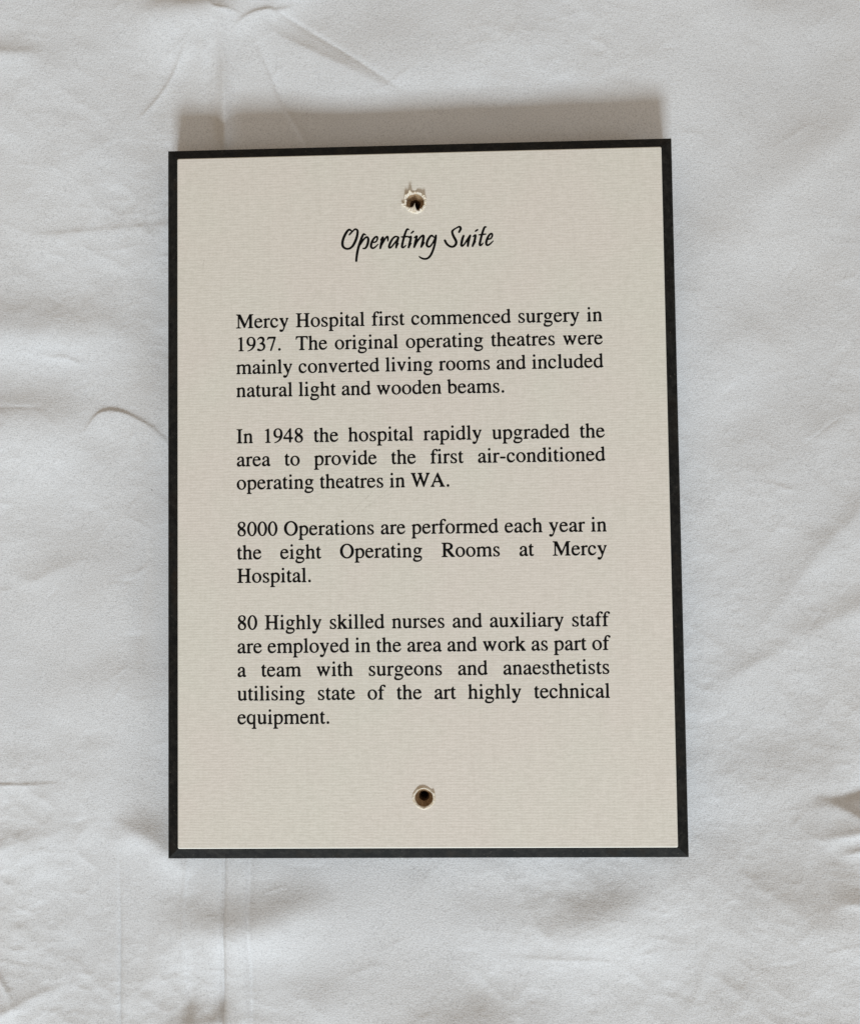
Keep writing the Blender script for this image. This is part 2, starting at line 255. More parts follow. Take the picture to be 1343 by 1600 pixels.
idx = np.arange(nx*ny).reshape(ny, nx); quads = np.stack([idx[:-1, :-1], idx[:-1, 1:], idx[1:, 1:], idx[1:, :-1]], -1).reshape(-1, 4)
me.loops.add(quads.size); me.loops.foreach_set('vertex_index', quads.ravel().astype(np.int32)); me.polygons.add(len(quads))
me.polygons.foreach_set('loop_start', np.arange(0, quads.size, 4, dtype=np.int32)); me.polygons.foreach_set('use_smooth', np.ones(len(quads), bool))
me.materials.append(COTTON); me.update(calc_edges=True); me.validate()
sheet = bpy.data.objects.new('bed_sheet', me); COL.objects.link(sheet)
tag(sheet, 'white cotton bed sheet with soft folds and creases lying under the plaque', 'bed sheet', 'structure')

# ------------------------------------------------------------------ the plaque
Wd, Ht, BV, DP = .210, 0.29324, 0.00547, .004                       # outer size, width and depth of the bevel
LIP = .00042                                                # pale cut edge of the laminate
plaque = bpy.data.objects.new('plaque', None); COL.objects.link(plaque); plaque.empty_display_size = .05
tag(plaque, 'rectangular cream hospital plaque with slanted black border and two torn screw holes', 'plaque')
def rnd(x, y, w, h, r=.0008, n=4):                          # rectangle with tiny rounded corners, counter-clockwise
    out = []
    for cx, cy, a in ((w-r, -h+r, -90), (w-r, h-r, 0), (-w+r, h-r, 90), (-w+r, -h+r, 180)):
        for k in range(n+1): t = math.radians(a+90*k/n); out.append((x+cx+r*math.cos(t), y+cy+r*math.sin(t)))
    return out
HOLES = [(-0.0011899999999999999, 0.12076, 0.0043), (-0.00055, -0.12157, 0.0042)]                                             # centre, mean radius of the break in the face
def hole_loop(i, n=72):
    x, y, r = HOLES[i]; rr = random.Random(40+i); ph = [rr.uniform(0, 6.28) for _ in range(9)]
    out = []
    for k in range(n):
        a = 2*math.pi*k/n; w = sum(math.sin(a*(m+2)+ph[m])/(m+3) for m in range(9))
        out.append((a, r*(1+(.05 if i == 0 else .035)*w)))
    return [(x+q*math.cos(a), y+q*math.sin(a)) for a, q in out], out
def plate(name, rect, holes, z, mat, parent):               # flat sheet with holes
    bm = bmesh.new()
    for L in [rect]+holes:
        v = [bm.verts.new((x, y, z)) for x, y in L]
        for a, b in zip(v, v[1:]+v[:1]): bm.edges.new((a, b))
    bmesh.ops.triangle_fill(bm, use_beauty=True, use_dissolve=False, edges=bm.edges[:])
    bm.normal_update()
    for f in bm.faces:
        if f.normal.z < 0: f.normal_flip()
    return bm
w2, h2 = Wd/2, Ht/2
# board: fibreboard core, painted black on its sides
loops = [hole_loop(i)[0] for i in range(2)]
bm = plate('board', [(-w2+BV, -h2+BV), (w2-BV, -h2+BV), (w2-BV, h2-BV), (-w2+BV, h2-BV)], loops, T-.0006, None, None)
b = rnd(0, 0, w2, h2, .0006)
lo = [bm.verts.new((x, y, .0002)) for x, y in b]; hi = [bm.verts.new((x, y, T-DP-.00005)) for x, y in b]
side = [bm.faces.new((lo[k], lo[(k+1) % len(b)], hi[(k+1) % len(b)], hi[k])) for k in range(len(b))]
bm.faces.new(lo[::-1])
for f in side: f.material_index = 1
me = bpy.data.meshes.new('board'); bm.to_mesh(me); bm.free(); me.materials.append(FIBRE); me.materials.append(BLACK)
board = bpy.data.objects.new('board', me); COL.objects.link(board); board.parent = plaque
# four bevelled edges, mitred at the corners, a little uneven along their run
def edge(kx, ky, length, seed):
    rr = np.random.default_rng(seed); N = 60; V = []; F = []
    wob = np.convolve(rr.standard_normal(N+9), np.ones(9)/9, 'valid')[:N+1]*.00022
    for k in range(N+1):
        s = -1+2*k/N
        for depth, z, q in ((0, T-DP, 0), (.0004, T-DP+.00075, 0), (BV-LIP-.0006, T-LIP-.00045, .5), (BV-LIP, T-LIP, 1), (BV-.0001, T-DP, 0)):
            dd = depth+wob[k]*q*(1 if 2 < k < N-2 else 0); half = length/2-max(dd, 0)
            u = s*half; n = (w2 if kx else h2)-dd
            V.append((kx*n - (ky*u), ky*n + kx*u, z))
    for k in range(N):
        for j in range(5):
            a, bq = k*5+j, k*5+(j+1) % 5; F.append((a, a+5, bq+5, bq))
    F.append((4, 3, 2, 1, 0)[::-1]); F.append(tuple(N*5+j for j in (4, 3, 2, 1, 0)))
    o = mesh_obj('bevelled_edge', V, F, BLACK, plaque)
    bmx = bmesh.new(); bmx.from_mesh(o.data); bmesh.ops.recalc_face_normals(bmx, faces=bmx.faces); bmx.to_mesh(o.data); bmx.free()
    return o
for q, (kx, ky) in enumerate(((0, 1), (0, -1), (1, 0), (-1, 0))): edge(kx, ky, Wd if ky else Ht, q+3)
# face: thin cream laminate with a pale cut edge
fw, fh = w2-BV+.00002, h2-BV+.00002
bm = plate('face_panel', rnd(0, 0, fw, fh, .0004), loops, T, None, None)
R0 = rnd(0, 0, fw, fh, .0004); R1 = rnd(0, 0, fw+LIP, fh+LIP, .0006)
i0 = [bm.verts.new((x, y, T-.00001)) for x, y in R0]; i1 = [bm.verts.new((x, y, T-LIP)) for x, y in R1]
for k in range(len(R0)):
    f = bm.faces.new((i0[k], i1[k], i1[(k+1) % len(R0)], i0[(k+1) % len(R0)])); f.material_index = 1
bm.normal_update(); me = bpy.data.meshes.new('face_panel'); bm.to_mesh(me); bm.free(); me.materials.append(PAPER); me.materials.append(CUT)
face = bpy.data.objects.new('face_panel', me); COL.objects.link(face); face.parent = plaque
# screw holes: countersunk bore in the fibreboard with a torn, lifted rim of laminate
def smooth_bump(a, c, w): d = (a-c+math.pi) % (2*math.pi)-math.pi; return math.exp(-(d/w)**2)
def screw_hole(i, core, lift, spikes):
    x, y, r = HOLES[i]; L = hole_loop(i)[1]; rr = random.Random(70+i); n = len(L)
    jag = [rr.uniform(-1, 1) for _ in range(n)]
    # bore
    V = []; F = []; prof = ((1.0, -.0004), (.94, -.0007), (.84, -.0016), (core*1.35, -.0030), (core, -.0042), (core*.94, -T+.0006))
    for f_, z in prof:
        for k, (a, q) in enumerate(L):
            m = f_*(1+.05*jag[k]*(f_ < .99)*(f_ > core)); rad = q*m if f_ > core*1.2 else r*m
            V.append((x+rad*math.cos(a), y+rad*math.sin(a), T+z+.0002*jag[(k*7) % n]*(f_ < .99)*(z > -.006)))
    for j in range(len(prof)-1):
        for k in range(n): F.append((j*n+k, j*n+(k+1) % n, (j+1)*n+(k+1) % n, (j+1)*n+k))
    F.append(tuple(range((len(prof)-1)*n, len(prof)*n)))
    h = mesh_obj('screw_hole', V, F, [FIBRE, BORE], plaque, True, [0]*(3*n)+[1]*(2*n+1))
    # rim
    V = []; F = []
    for k, (a, q) in enumerate(L):
        rag = .5 if i == 0 else .14
        up = lift*(.75+.25*math.sin(3*a+i))*(1+rag*jag[k]); out = 0; inn = .0006*rag*jag[(k*5+3) % n]
        for (deg, wd_, hgt, o_, n_) in spikes:
            g = smooth_bump(a, math.radians(deg), math.radians(wd_)); up += hgt*g; out += o_*g; inn += n_*g
        rings = ((q+.0005+out*.3, .00003), (q+.0001+out*.6, up*.55+.0001), (q-.0002+out-inn*.5, up), (q-.00055+out*.8-inn, up*.8), (q-.0007-inn*.4, up*.2-.0003), (q-.0005, -.0009))
        for rad, z in rings: V.append((x+rad*math.cos(a), y+rad*math.sin(a), T+z))
    m = 6
    for k in range(n):
        for j in range(m-1): F.append((k*m+j, ((k+1) % n)*m+j, ((k+1) % n)*m+j+1, k*m+j+1))
    o = mesh_obj('torn_rim', V, F, TORN, h, False)
    bmx = bmesh.new(); bmx.from_mesh(o.data); bmesh.ops.recalc_face_normals(bmx, faces=bmx.faces); bmx.to_mesh(o.data); bmx.free()
    return h
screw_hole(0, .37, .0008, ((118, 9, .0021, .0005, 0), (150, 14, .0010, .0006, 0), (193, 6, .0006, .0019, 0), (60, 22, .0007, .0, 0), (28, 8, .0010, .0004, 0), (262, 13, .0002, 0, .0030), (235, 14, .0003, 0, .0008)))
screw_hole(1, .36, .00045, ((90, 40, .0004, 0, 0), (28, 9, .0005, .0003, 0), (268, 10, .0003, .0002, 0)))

# ------------------------------------------------------------------ lettering
# ---------------------------------------------------------------- serif lettering, drawn as outlines on a 1000-unit em
def rect(a, b, c, d): return f"M {a} {b} L {c} {b} L {c} {d} L {a} {d} Z"
def foot(x0, x1, sl, sr, y=0, s=1, th=17, br=75):          # bracketed serif; s=-1 hangs it from the top
    k = th*s; b = br*s
    return (f"M {x0} {y} L {x0} {y+k} C {sl-14} {y+k+2*s} {sl} {y+k+14*s} {sl} {y+b} L {sr} {y+b} "
            f"C {sr} {y+k+14*s} {sr+14} {y+k+2*s} {x1} {y+k} L {x1} {y} Z")
def flag(sl, sr, top=460, x0=None, drop=60):               # slanted head serif of i, n, r, p ...
    x0 = sl-66 if x0 is None else x0; y = top-drop
    return (f"M {x0} {y-12} L {x0} {y+4} C {sl+10} {y+22} {sr-36} {top-16} {sr-8} {top} L {sr} {top} L {sr} {y-100} "
            f"L {sl} {y-100} L {sl} {y-60} C {sl} {y-16} {sl-14} {y-8} {sl-32} {y-8} Z")
def tall(sl, sr, x0): return flag(sl, sr, 683, x0, 45)
def ell(x0, y0, x1, y1, k=.552):
    cx, cy, rx, ry = (x0+x1)/2, (y0+y1)/2, (x1-x0)/2, (y1-y0)/2
    return (f"M {cx} {y1} C {cx+k*rx} {y1} {x1} {cy+k*ry} {x1} {cy} C {x1} {cy-k*ry} {cx+k*rx} {y0} {cx} {y0} "
            f"C {cx-k*rx} {y0} {x0} {cy-k*ry} {x0} {cy} C {x0} {cy+k*ry} {cx-k*rx} {y1} {cx} {y1} Z")
def arch(sl, r): # arch springing from a stem with right edge sl; right stem r-84..r
    return (f"M {sl} 393 C {sl+50} 440 {sl+92} 460 {r-116} 460 C {r-42} 460 {r} 405 {r} 306 L {r} 60 L {r-84} 60 L {r-84} 300 "
            f"C {r-84} 375 {r-109} 406 {r-158} 406 C {r-194} 406 {sl+36} 390 {sl} 350 Z")
G = {}
G['a'] = (444, ["M 442 66 L 442 40 C 412 4 390 -10 353 -10 C 314 -10 291 15 287 64 L 286 64 C 225 11 185 -10 137 -10 C 78 -10 37 32 37 92 C 37 123 49 152 70 172 C 110 207 135 220 287 281 L 287 333 C 287 395 257 428 208 428 C 168 428 137 406 137 378 C 137 371 138 363 140 354 C 141 348 142 342 142 337 C 142 314 122 296 98 296 C 75 296 56 315 56 339 C 56 364 73 395 99 416 C 128 441 173 460 224 460 C 319 460 371 408 371 315 L 371 113 C 371 66 379 50 399 50 C 413 50 424 54 442 66 Z M 287 123 L 287 256 C 165 211 124 177 124 122 C 124 77 152 46 188 46 C 211 46 237 53 262 68 C 281 79 287 92 287 123 Z"])
G['b'] = (500, [tall(71, 155, 3), "M 71 600 L 71 32 C 120 2 170 -10 225 -10 C 370 -10 468 90 468 240 C 468 370 395 460 287 460 C 230 460 184 432 155 378 L 155 600 Z M 155 326 C 170 366 205 394 248 394 C 330 394 384 320 384 207 C 384 90 335 22 248 22 C 193 22 155 44 155 71 Z"])
G['c'] = (444, ["M 398 156 L 412 147 C 364 50 300 -10 206 -10 C 100 -10 25 85 25 217 C 25 360 110 460 233 460 C 320 460 391 410 391 350 C 391 324 371 304 344 304 C 319 304 302 320 296 345 L 290 372 C 282 410 262 428 228 428 C 150 428 102 357 102 257 C 102 140 163 58 256 58 C 310 58 350 84 398 156 Z"])
G['d'] = (500, [tall(343, 427, 276), "M 491 58 L 491 42 L 346 -10 L 343 -7 L 343 66 C 308 12 270 -10 220 -10 C 107 -10 27 80 27 212 C 27 350 120 460 245 460 C 285 460 315 448 343 422 L 343 600 L 427 600 L 427 137 C 427 72 433 62 470 60 Z M 343 114 L 343 344 C 343 392 300 432 250 432 C 165 432 112 352 112 240 C 112 125 163 48 243 48 C 295 48 343 80 343 114 Z"])
G['e'] = (444, ["M 97 277 L 405 277 C 398 345 387 374 362 405 C 334 440 286 460 235 460 C 110 460 25 369 25 217 C 25 76 96 -10 212 -10 C 308 -10 382 50 424 157 L 408 164 C 358 85 314 55 250 55 C 161 55 100 120 97 277 Z M 99 309 C 109 386 146 428 206 428 C 270 428 293 398 305 309 Z"])
G['f'] = (333, [foot(20, 280, 103, 187), "M 309 450 L 309 418 L 187 418 L 187 60 L 103 60 L 103 418 L 21 418 L 21 450 L 103 450 C 103 600 165 683 275 683 C 340 683 383 650 383 617 C 383 593 364 575 342 575 C 322 575 305 587 295 612 C 283 643 272 654 250 654 C 205 654 187 620 187 540 L 187 450 Z"])
G['g'] = (500, ["M 470 388 L 470 427 L 393 427 C 373 427 358 430 338 437 L 316 445 C 289 455 262 460 236 460 C 143 460 69 388 69 297 C 69 234 96 196 163 163 C 144 145 128 130 122 126 C 88 96 75 76 75 56 C 75 35 87 23 128 3 C 57 -49 30 -82 30 -119 C 30 -172 106 -218 208 -218 C 281 -218 347 -193 397 -151 C 434 -119 450 -87 450 -45 C 450 20 400 64 326 67 L 197 73 C 144 75 119 84 119 100 C 119 120 152 155 179 163 C 200 160 222 158 236 158 C 274 158 315 174 347 202 C 381 231 396 266 396 316 C 396 345 391 368 377 388 Z M 236 432 C 185 432 150 390 150 325 C 150 245 188 186 240 186 C 290 186 318 222 318 280 C 318 370 285 432 236 432 Z M 130 1 C 190 -6 226 -8 295 -8 C 380 -9 408 -28 408 -65 C 408 -120 345 -163 250 -163 C 160 -163 97 -132 97 -84 C 97 -60 105 -40 130 1 Z"])
G['h'] = (500, [tall(73, 157, 9), rect(73, 40, 157, 600), foot(9, 225, 73, 157), arch(157, 423), foot(275, 487, 339, 423)])
G['i'] = (278, [flag(95, 179), rect(95, 40, 179, 400), foot(16, 253, 95, 179), ell(78, 581, 180, 683)])
G['k'] = (500, [tall(76, 160, 7), rect(76, 40, 160, 600), foot(7, 236, 76, 160), "M 150 232 L 150 262 L 276 368 C 318 404 322 430 280 433 L 268 433 L 268 450 L 478 450 L 478 434 C 428 432 405 420 360 380 L 236 272 Z", "M 176 246 L 256 306 L 428 82 C 462 34 476 20 505 15 L 505 0 L 288 0 L 288 15 C 336 17 338 30 318 58 Z"])
G['l'] = (278, [tall(97, 181, 19), rect(97, 40, 181, 600), foot(19, 257, 97, 181)])
G['m'] = (778, [flag(81, 165), rect(81, 40, 165, 400), foot(16, 230, 81, 165), arch(165, 437), foot(287, 505, 353, 437), arch(437, 709), foot(560, 775, 625, 709)])
G['n'] = (500, [flag(81, 165), rect(81, 40, 165, 400), foot(16, 230, 81, 165), arch(165, 421), foot(272, 485, 337, 421)])
G['o'] = (500, [ell(29, -10, 470, 460) + " M 236 432 C 310 432 380 350 380 203 C 380 90 332 18 262 18 C 180 18 119 110 119 245 C 119 365 165 432 236 432 Z"])
_pb = "M 159 393 C 195 440 235 460 290 460 C 395 460 470 370 470 240 C 470 95 385 -10 265 -10 C 222 -10 192 0 159 26 Z M 159 340 C 170 372 208 404 252 404 C 330 404 386 325 386 205 C 386 90 338 20 262 20 C 210 20 159 50 159 78 Z"
G['p'] = (500, [flag(75, 159, 460, 9), rect(75, -160, 159, 400), foot(5, 247, 75, 159, -217), _pb])
G['q'] = (500, ["M 335 393 C 300 440 258 460 213 460 C 105 460 24 365 24 228 C 24 90 105 -10 215 -10 C 262 -10 300 5 335 40 Z M 335 350 C 318 402 285 428 240 428 C 162 428 110 350 110 240 C 110 125 160 50 238 50 C 285 50 335 84 335 118 Z", rect(335, -160, 419, 400), "M 335 380 C 362 420 385 444 408 460 L 419 460 L 419 380 Z", foot(252, 488, 335, 419, -217)])
G['r'] = (333, [flag(79, 163), rect(79, 40, 163, 400), foot(5, 245, 79, 163), "M 160 360 C 201 430 240 460 285 460 C 316 460 337 442 337 414 C 337 389 322 371 301 371 C 289 371 278 378 263 391 C 252 401 244 404 236 404 C 212 404 163 350 163 320 L 155 320 Z"])
G['s'] = (389, ["M 155 283 L 260 221 C 324 181 348 159 348 115 C 348 43 290 -10 209 -10 C 180 -10 152 -5 120 4 C 90 12 78 8 68 -2 L 55 -2 L 51 155 L 65 155 C 83 65 126 16 194 16 C 244 16 280 46 280 87 C 280 122 260 145 214 171 L 162 200 C 86 243 53 278 53 334 C 53 408 108 460 190 460 C 215 460 240 455 265 446 C 280 440 290 442 300 452 L 311 452 L 315 315 L 302 315 C 280 398 245 434 193 434 C 150 434 122 405 122 369 C 122 337 135 305 155 283 Z"])
G['t'] = (278, ["M 255 450 L 255 418 L 154 418 L 154 132 C 154 69 168 45 205 45 C 232 45 247 53 266 77 L 279 66 C 250 15 215 -10 170 -10 C 105 -10 70 38 70 118 L 70 418 L 17 418 L 13 422 C 14 428 18 431 24 434 C 55 452 98 505 140 570 L 146 579 L 154 577 L 154 450 Z"])
G['u'] = (500, ["M 9 450 L 155 450 L 155 138 C 155 80 183 46 230 46 C 270 46 305 68 338 110 L 338 355 C 338 413 325 430 259 433 L 259 450 L 422 450 L 422 113 C 422 65 432 50 475 50 L 479 50 L 479 36 L 341 -10 L 338 -8 L 338 74 C 290 20 245 -10 195 -10 C 118 -10 71 40 71 130 L 71 375 C 71 418 60 432 9 435 Z"])
G['v'] = (500, ["M 19 450 L 215 450 L 215 434 C 175 432 160 425 173 390 L 265 138 L 352 365 C 370 412 365 430 317 434 L 317 450 L 477 450 L 477 435 C 447 431 430 418 408 365 L 262 0 L 255 -14 L 248 -14 L 90 360 C 65 418 52 430 19 435 Z"])
G['w'] = (722, ["M 21 450 L 203 450 L 203 435 C 165 432 155 422 166 390 L 248 142 L 320 330 L 300 380 C 285 420 278 432 240 435 L 240 450 L 437 450 L 437 435 C 392 431 382 422 393 388 L 484 140 L 566 355 C 585 410 575 430 530 435 L 530 450 L 694 450 L 694 435 C 665 430 650 415 630 365 L 484 -14 L 472 -14 L 345 290 L 233 -14 L 221 -14 L 80 370 C 62 420 50 430 21 435 Z"])
G['x'] = (500, ["M 24 450 L 229 450 L 229 435 C 190 433 185 424 205 393 L 400 75 C 430 30 440 18 479 15 L 479 0 L 268 0 L 268 15 C 315 18 318 26 298 58 L 108 360 C 75 415 60 430 24 435 Z", "M 17 0 L 174 0 L 174 15 C 130 18 125 30 150 66 L 238 190 L 262 230 L 350 355 C 395 415 410 432 452 435 L 452 450 L 303 450 L 303 435 C 345 432 348 420 325 388 L 225 240 L 110 80 C 70 25 60 18 17 15 Z"])
G['y'] = (500, ["M 14 450 L 220 450 L 220 434 C 175 432 162 424 178 388 L 278 125 L 360 355 C 378 410 372 430 325 434 L 325 450 L 475 450 L 475 435 C 443 430 428 415 412 372 L 248 -78 C 212 -176 165 -218 107 -218 C 62 -218 30 -190 30 -155 C 30 -128 50 -110 77 -110 C 92 -110 105 -113 125 -122 C 140 -128 148 -131 155 -131 C 175 -131 200 -103 218 -50 L 238 10 L 85 355 C 58 415 48 430 14 435 Z"])
G['0'] = (500, [ell(24, -14, 476, 676, .54) + " " + ell(119, 14, 381, 648, .54)])
G['1'] = (500, [foot(116, 394, 213, 299, 0, 1, 15), "M 111 568 L 111 588 L 288 676 L 299 676 L 299 50 L 213 50 L 213 545 C 213 590 203 604 175 600 C 155 596 135 580 111 568 Z"])
G['3'] = (500, ["M 61 510 L 45 514 C 85 620 145 676 235 676 C 330 676 394 617 394 530 C 394 470 365 425 300 385 C 385 350 431 290 431 210 C 431 75 325 -14 165 -14 C 90 -14 43 14 43 52 C 43 78 62 95 88 95 C 108 95 128 88 155 68 C 185 45 205 37 226 37 C 295 37 348 95 348 168 C 348 260 285 318 180 324 L 153 326 L 153 342 C 240 368 308 425 308 505 C 308 567 265 607 203 607 C 146 607 104 575 61 510 Z"])
G['4'] = (500, ["M 472 231 L 472 167 L 370 167 L 370 0 L 292 0 L 292 167 L 12 167 L 12 231 L 326 676 L 370 676 L 370 231 Z M 292 231 L 292 571 L 52 231 Z"])
G['7'] = (500, ["M 449 646 L 449 662 L 79 662 L 20 515 L 37 507 C 80 575 98 588 153 588 L 370 588 L 172 -8 L 237 -8 Z"])
G['8'] = (500, ["M 290 374 C 390 425 425 470 425 535 C 425 620 355 676 255 676 C 145 676 70 605 70 510 C 70 440 105 395 185 330 C 85 270 56 220 56 155 C 56 55 135 -14 245 -14 C 365 -14 445 60 445 170 C 445 255 405 310 290 374 Z M 260 398 C 325 430 350 475 350 530 C 350 600 310 648 247 648 C 185 648 144 605 144 550 C 144 490 180 440 260 398 Z M 215 305 C 155 260 132 215 132 160 C 132 75 180 16 255 16 C 325 16 370 60 370 125 C 370 195 330 240 215 305 Z"])
G['9'] = (500, ["M 56 -22 L 53 -5 C 200 20 320 130 350 285 C 300 250 262 238 215 238 C 105 238 30 325 30 445 C 30 585 120 676 243 676 C 375 676 459 570 459 405 C 459 170 300 5 56 -22 Z M 352 325 C 362 365 366 400 366 440 C 366 570 320 648 240 648 C 165 648 123 590 123 480 C 123 360 165 282 240 282 C 290 282 335 300 352 325 Z"])
G['.'] = (250, [ell(70, -11, 181, 100)])
G['-'] = (333, [rect(39, 194, 285, 257)])
G['H'] = (722, [rect(116, 50, 218, 612), rect(503, 50, 605, 612), foot(19, 315, 116, 218), foot(406, 702, 503, 605), foot(19, 315, 116, 218, 662, -1), foot(406, 702, 503, 605, 662, -1), rect(200, 315, 520, 358)])
G['I'] = (333, [rect(115, 50, 217, 612), foot(18, 315, 115, 217), foot(18, 315, 115, 217, 662, -1)])
G['M'] = (889, [foot(12, 258, 117, 155), foot(590, 863, 672, 774), "M 12 662 L 228 662 L 452 165 L 672 662 L 863 662 L 863 643 C 790 640 774 625 774 570 L 774 60 L 672 60 L 672 556 L 430 0 L 412 0 L 155 545 L 155 60 L 117 60 L 117 560 C 117 625 95 640 12 643 Z"])
G['O'] = (722, [ell(34, -14, 688, 676) + " " + ell(148, 23, 574, 639)])
G['R'] = (667, [rect(116, 50, 218, 612), foot(17, 318, 116, 218), "M 17 662 L 300 662 C 460 662 556 600 556 500 C 556 405 490 340 360 330 L 200 330 L 200 366 L 270 366 C 385 366 448 405 448 496 C 448 582 390 626 275 626 C 230 626 218 620 218 600 L 218 590 L 116 590 C 114 632 92 641 17 643 Z", "M 236 340 L 360 350 L 574 88 C 612 42 628 22 659 19 L 659 0 L 494 0 Z"])
G['T'] = (611, [foot(160, 452, 253, 357), rect(253, 50, 357, 630), "M 17 492 L 37 492 C 55 600 80 622 165 624 L 445 624 C 530 622 555 600 573 492 L 593 492 L 586 662 L 24 662 Z"])
G['W'] = (944, ["M 5 662 L 250 662 L 250 643 C 190 640 178 628 192 585 L 322 190 L 440 520 L 425 565 C 405 625 390 640 340 643 L 340 662 L 575 662 L 575 643 C 515 640 500 628 513 590 L 640 195 L 770 545 C 800 620 785 638 727 643 L 727 662 L 932 662 L 932 643 C 890 635 875 620 850 560 L 636 -11 L 620 -11 L 462 440 L 306 -11 L 290 -11 L 88 575 C 65 635 50 640 5 643 Z"])
G['A'] = (722, ["M 447 216 L 198 216 L 160 120 C 135 50 145 22 213 19 L 213 0 L 15 0 L 15 19 C 60 24 75 45 120 148 L 351 674 L 367 674 L 613 110 C 645 35 660 22 706 19 L 706 0 L 438 0 L 438 19 C 505 21 520 35 500 85 Z M 216 257 L 432 257 L 323 515 Z"])

def path_polys(d, n=10):
    t = d.split(); i = 0; out = []; cur = None
    while i < len(t):
        c = t[i]; i += 1
        if c == 'M': cur = [(float(t[i]), float(t[i+1]))]; i += 2
        elif c == 'L': cur.append((float(t[i]), float(t[i+1]))); i += 2
        elif c == 'C':
            p0 = cur[-1]; q = [float(v) for v in t[i:i+6]]; i += 6
            for k in range(1, n+1):
                u = k/n; a, b, e, g = (1-u)**3, 3*u*(1-u)**2, 3*u*u*(1-u), u**3
                cur.append((a*p0[0]+b*q[0]+e*q[2]+g*q[4], a*p0[1]+b*q[1]+e*q[3]+g*q[5]))
        elif c == 'Z': out.append(np.array(cur))
    return out
def fill(polys, X, Y):                                      # even-odd coverage of a set of closed polygons
    ins = np.zeros((len(Y), len(X)), bool)
    for P in polys:
        Q = np.roll(P, -1, 0)
        for (x0, y0), (x1, y1) in zip(P, Q):
            if y0 == y1: continue
            rows = np.where((Y >= min(y0, y1)) & (Y < max(y0, y1)))[0]
            xs = x0 + (Y[rows]-y0)*(x1-x0)/(y1-y0)
            for r, x in zip(rows, xs): ins[r, np.searchsorted(X, x):] ^= True
    return ins
def blur(a, s):
    r = int(3*s+1); k = np.exp(-.5*(np.arange(-r, r+1)/s)**2); k /= k.sum()
    a = np.apply_along_axis(lambda v: np.convolve(v, k, 'same'), 0, a)
    return np.apply_along_axis(lambda v: np.convolve(v, k, 'same'), 1, a)
def trace(F, X, Y, lv):                                     # closed contours of a sampled field (marching squares)
    B = F > lv; seg = {}
    def pt(i, j, e):
        if e == 0: u = (lv-F[i, j])/(F[i, j+1]-F[i, j]); return ('h', i, j), (X[j]+u*(X[j+1]-X[j]), Y[i])
        if e == 1: u = (lv-F[i, j+1])/(F[i+1, j+1]-F[i, j+1]); return ('v', i, j+1), (X[j+1], Y[i]+u*(Y[i+1]-Y[i]))
        if e == 2: u = (lv-F[i+1, j])/(F[i+1, j+1]-F[i+1, j]); return ('h', i+1, j), (X[j]+u*(X[j+1]-X[j]), Y[i+1])
        u = (lv-F[i, j])/(F[i+1, j]-F[i, j]); return ('v', i, j), (X[j], Y[i]+u*(Y[i+1]-Y[i]))
    T = {1: [(3, 0)], 2: [(0, 1)], 3: [(3, 1)], 4: [(1, 2)], 5: [(3, 0), (1, 2)], 6: [(0, 2)], 7: [(3, 2)], 8: [(2, 3)], 9: [(2, 0)], 10: [(0, 1), (2, 3)],
         11: [(2, 1)], 12: [(1, 3)], 13: [(1, 0)], 14: [(0, 3)]}
    C = B[:-1, :-1]*1 + B[:-1, 1:]*2 + B[1:, 1:]*4 + B[1:, :-1]*8
    pos = {}
    for i, j in zip(*np.where((C > 0) & (C < 15))):
        for a, b in T[int(C[i, j])]:
            ka, pa = pt(i, j, a); kb, pb = pt(i, j, b); pos[ka] = pa; pos[kb] = pb; seg[ka] = kb
    loops = []
    while seg:
        k0, k = seg.popitem(); L = [pos[k0]]
        while k != k0: L.append(pos[k]); k = seg.pop(k)
        loops.append(L)
    return loops
def thin_out(L, eps):                                       # Douglas-Peucker on a closed loop
    P = np.array(L); n = len(P)
    if n < 8: return P
    b = int(np.argmax(((P-P[0])**2).sum(1)))
    def dp(i, j):
        if j <= i+1: return []
        d = P[j % n]-P[i]; l = math.hypot(*d) or 1e-9; v = P[i+1:j]-P[i]
        h = np.abs(v[:, 0]*d[1]-v[:, 1]*d[0])/l; m = int(np.argmax(h))
        return [] if h[m] < eps else dp(i, i+1+m)+[i+1+m]+dp(i+1+m, j)
    return P[[0]+dp(0, b)+[b]+dp(b, n)]
def outline(mask_paths, step, soft, lv, eps, pad=40):
    pl = [path_polys(d) for d in mask_paths]; allp = np.vstack([p for q in pl for p in q])
    X = np.arange(allp[:, 0].min()-pad, allp[:, 0].max()+pad, step)+.01; Y = np.arange(allp[:, 1].min()-pad, allp[:, 1].max()+pad, step)+.013
    M = np.zeros((len(Y), len(X)))
    for q in pl: M = np.maximum(M, fill(q, X, Y))
    return [thin_out(L, eps) for L in trace(blur(M, soft), X, Y, lv)]


def ink(name, outlines, parent, label=None):                # outlines in metres, on the face
    bm = bmesh.new()
    for loops_ in outlines:
        E = []
        for L in loops_:
            if len(L) < 3: continue
            v = [bm.verts.new((px_, py_, 0)) for px_, py_ in L]
            E += [bm.edges.new((a, c)) for a, c in zip(v, v[1:]+v[:1])]
        bmesh.ops.triangle_fill(bm, use_beauty=True, use_dissolve=False, edges=E)
    bm.normal_update()
    for f in bm.faces:
        if f.normal.z < 0: f.normal_flip()
    me = bpy.data.meshes.new(name); bm.to_mesh(me); bm.free(); me.materials.append(INK)
    o = bpy.data.objects.new(name, me); COL.objects.link(o); o.parent = parent; o.location = (0, 0, T+.00003)
    if label: o['label'] = label
    return o
OUT = {c: outline(p, 5, 3.6, .20, 1.3) for c, (w, p) in G.items()}
EM, LEFT, RIGHT, TOP, LEAD = .008467, -.07565, .07455, .06982, .009509
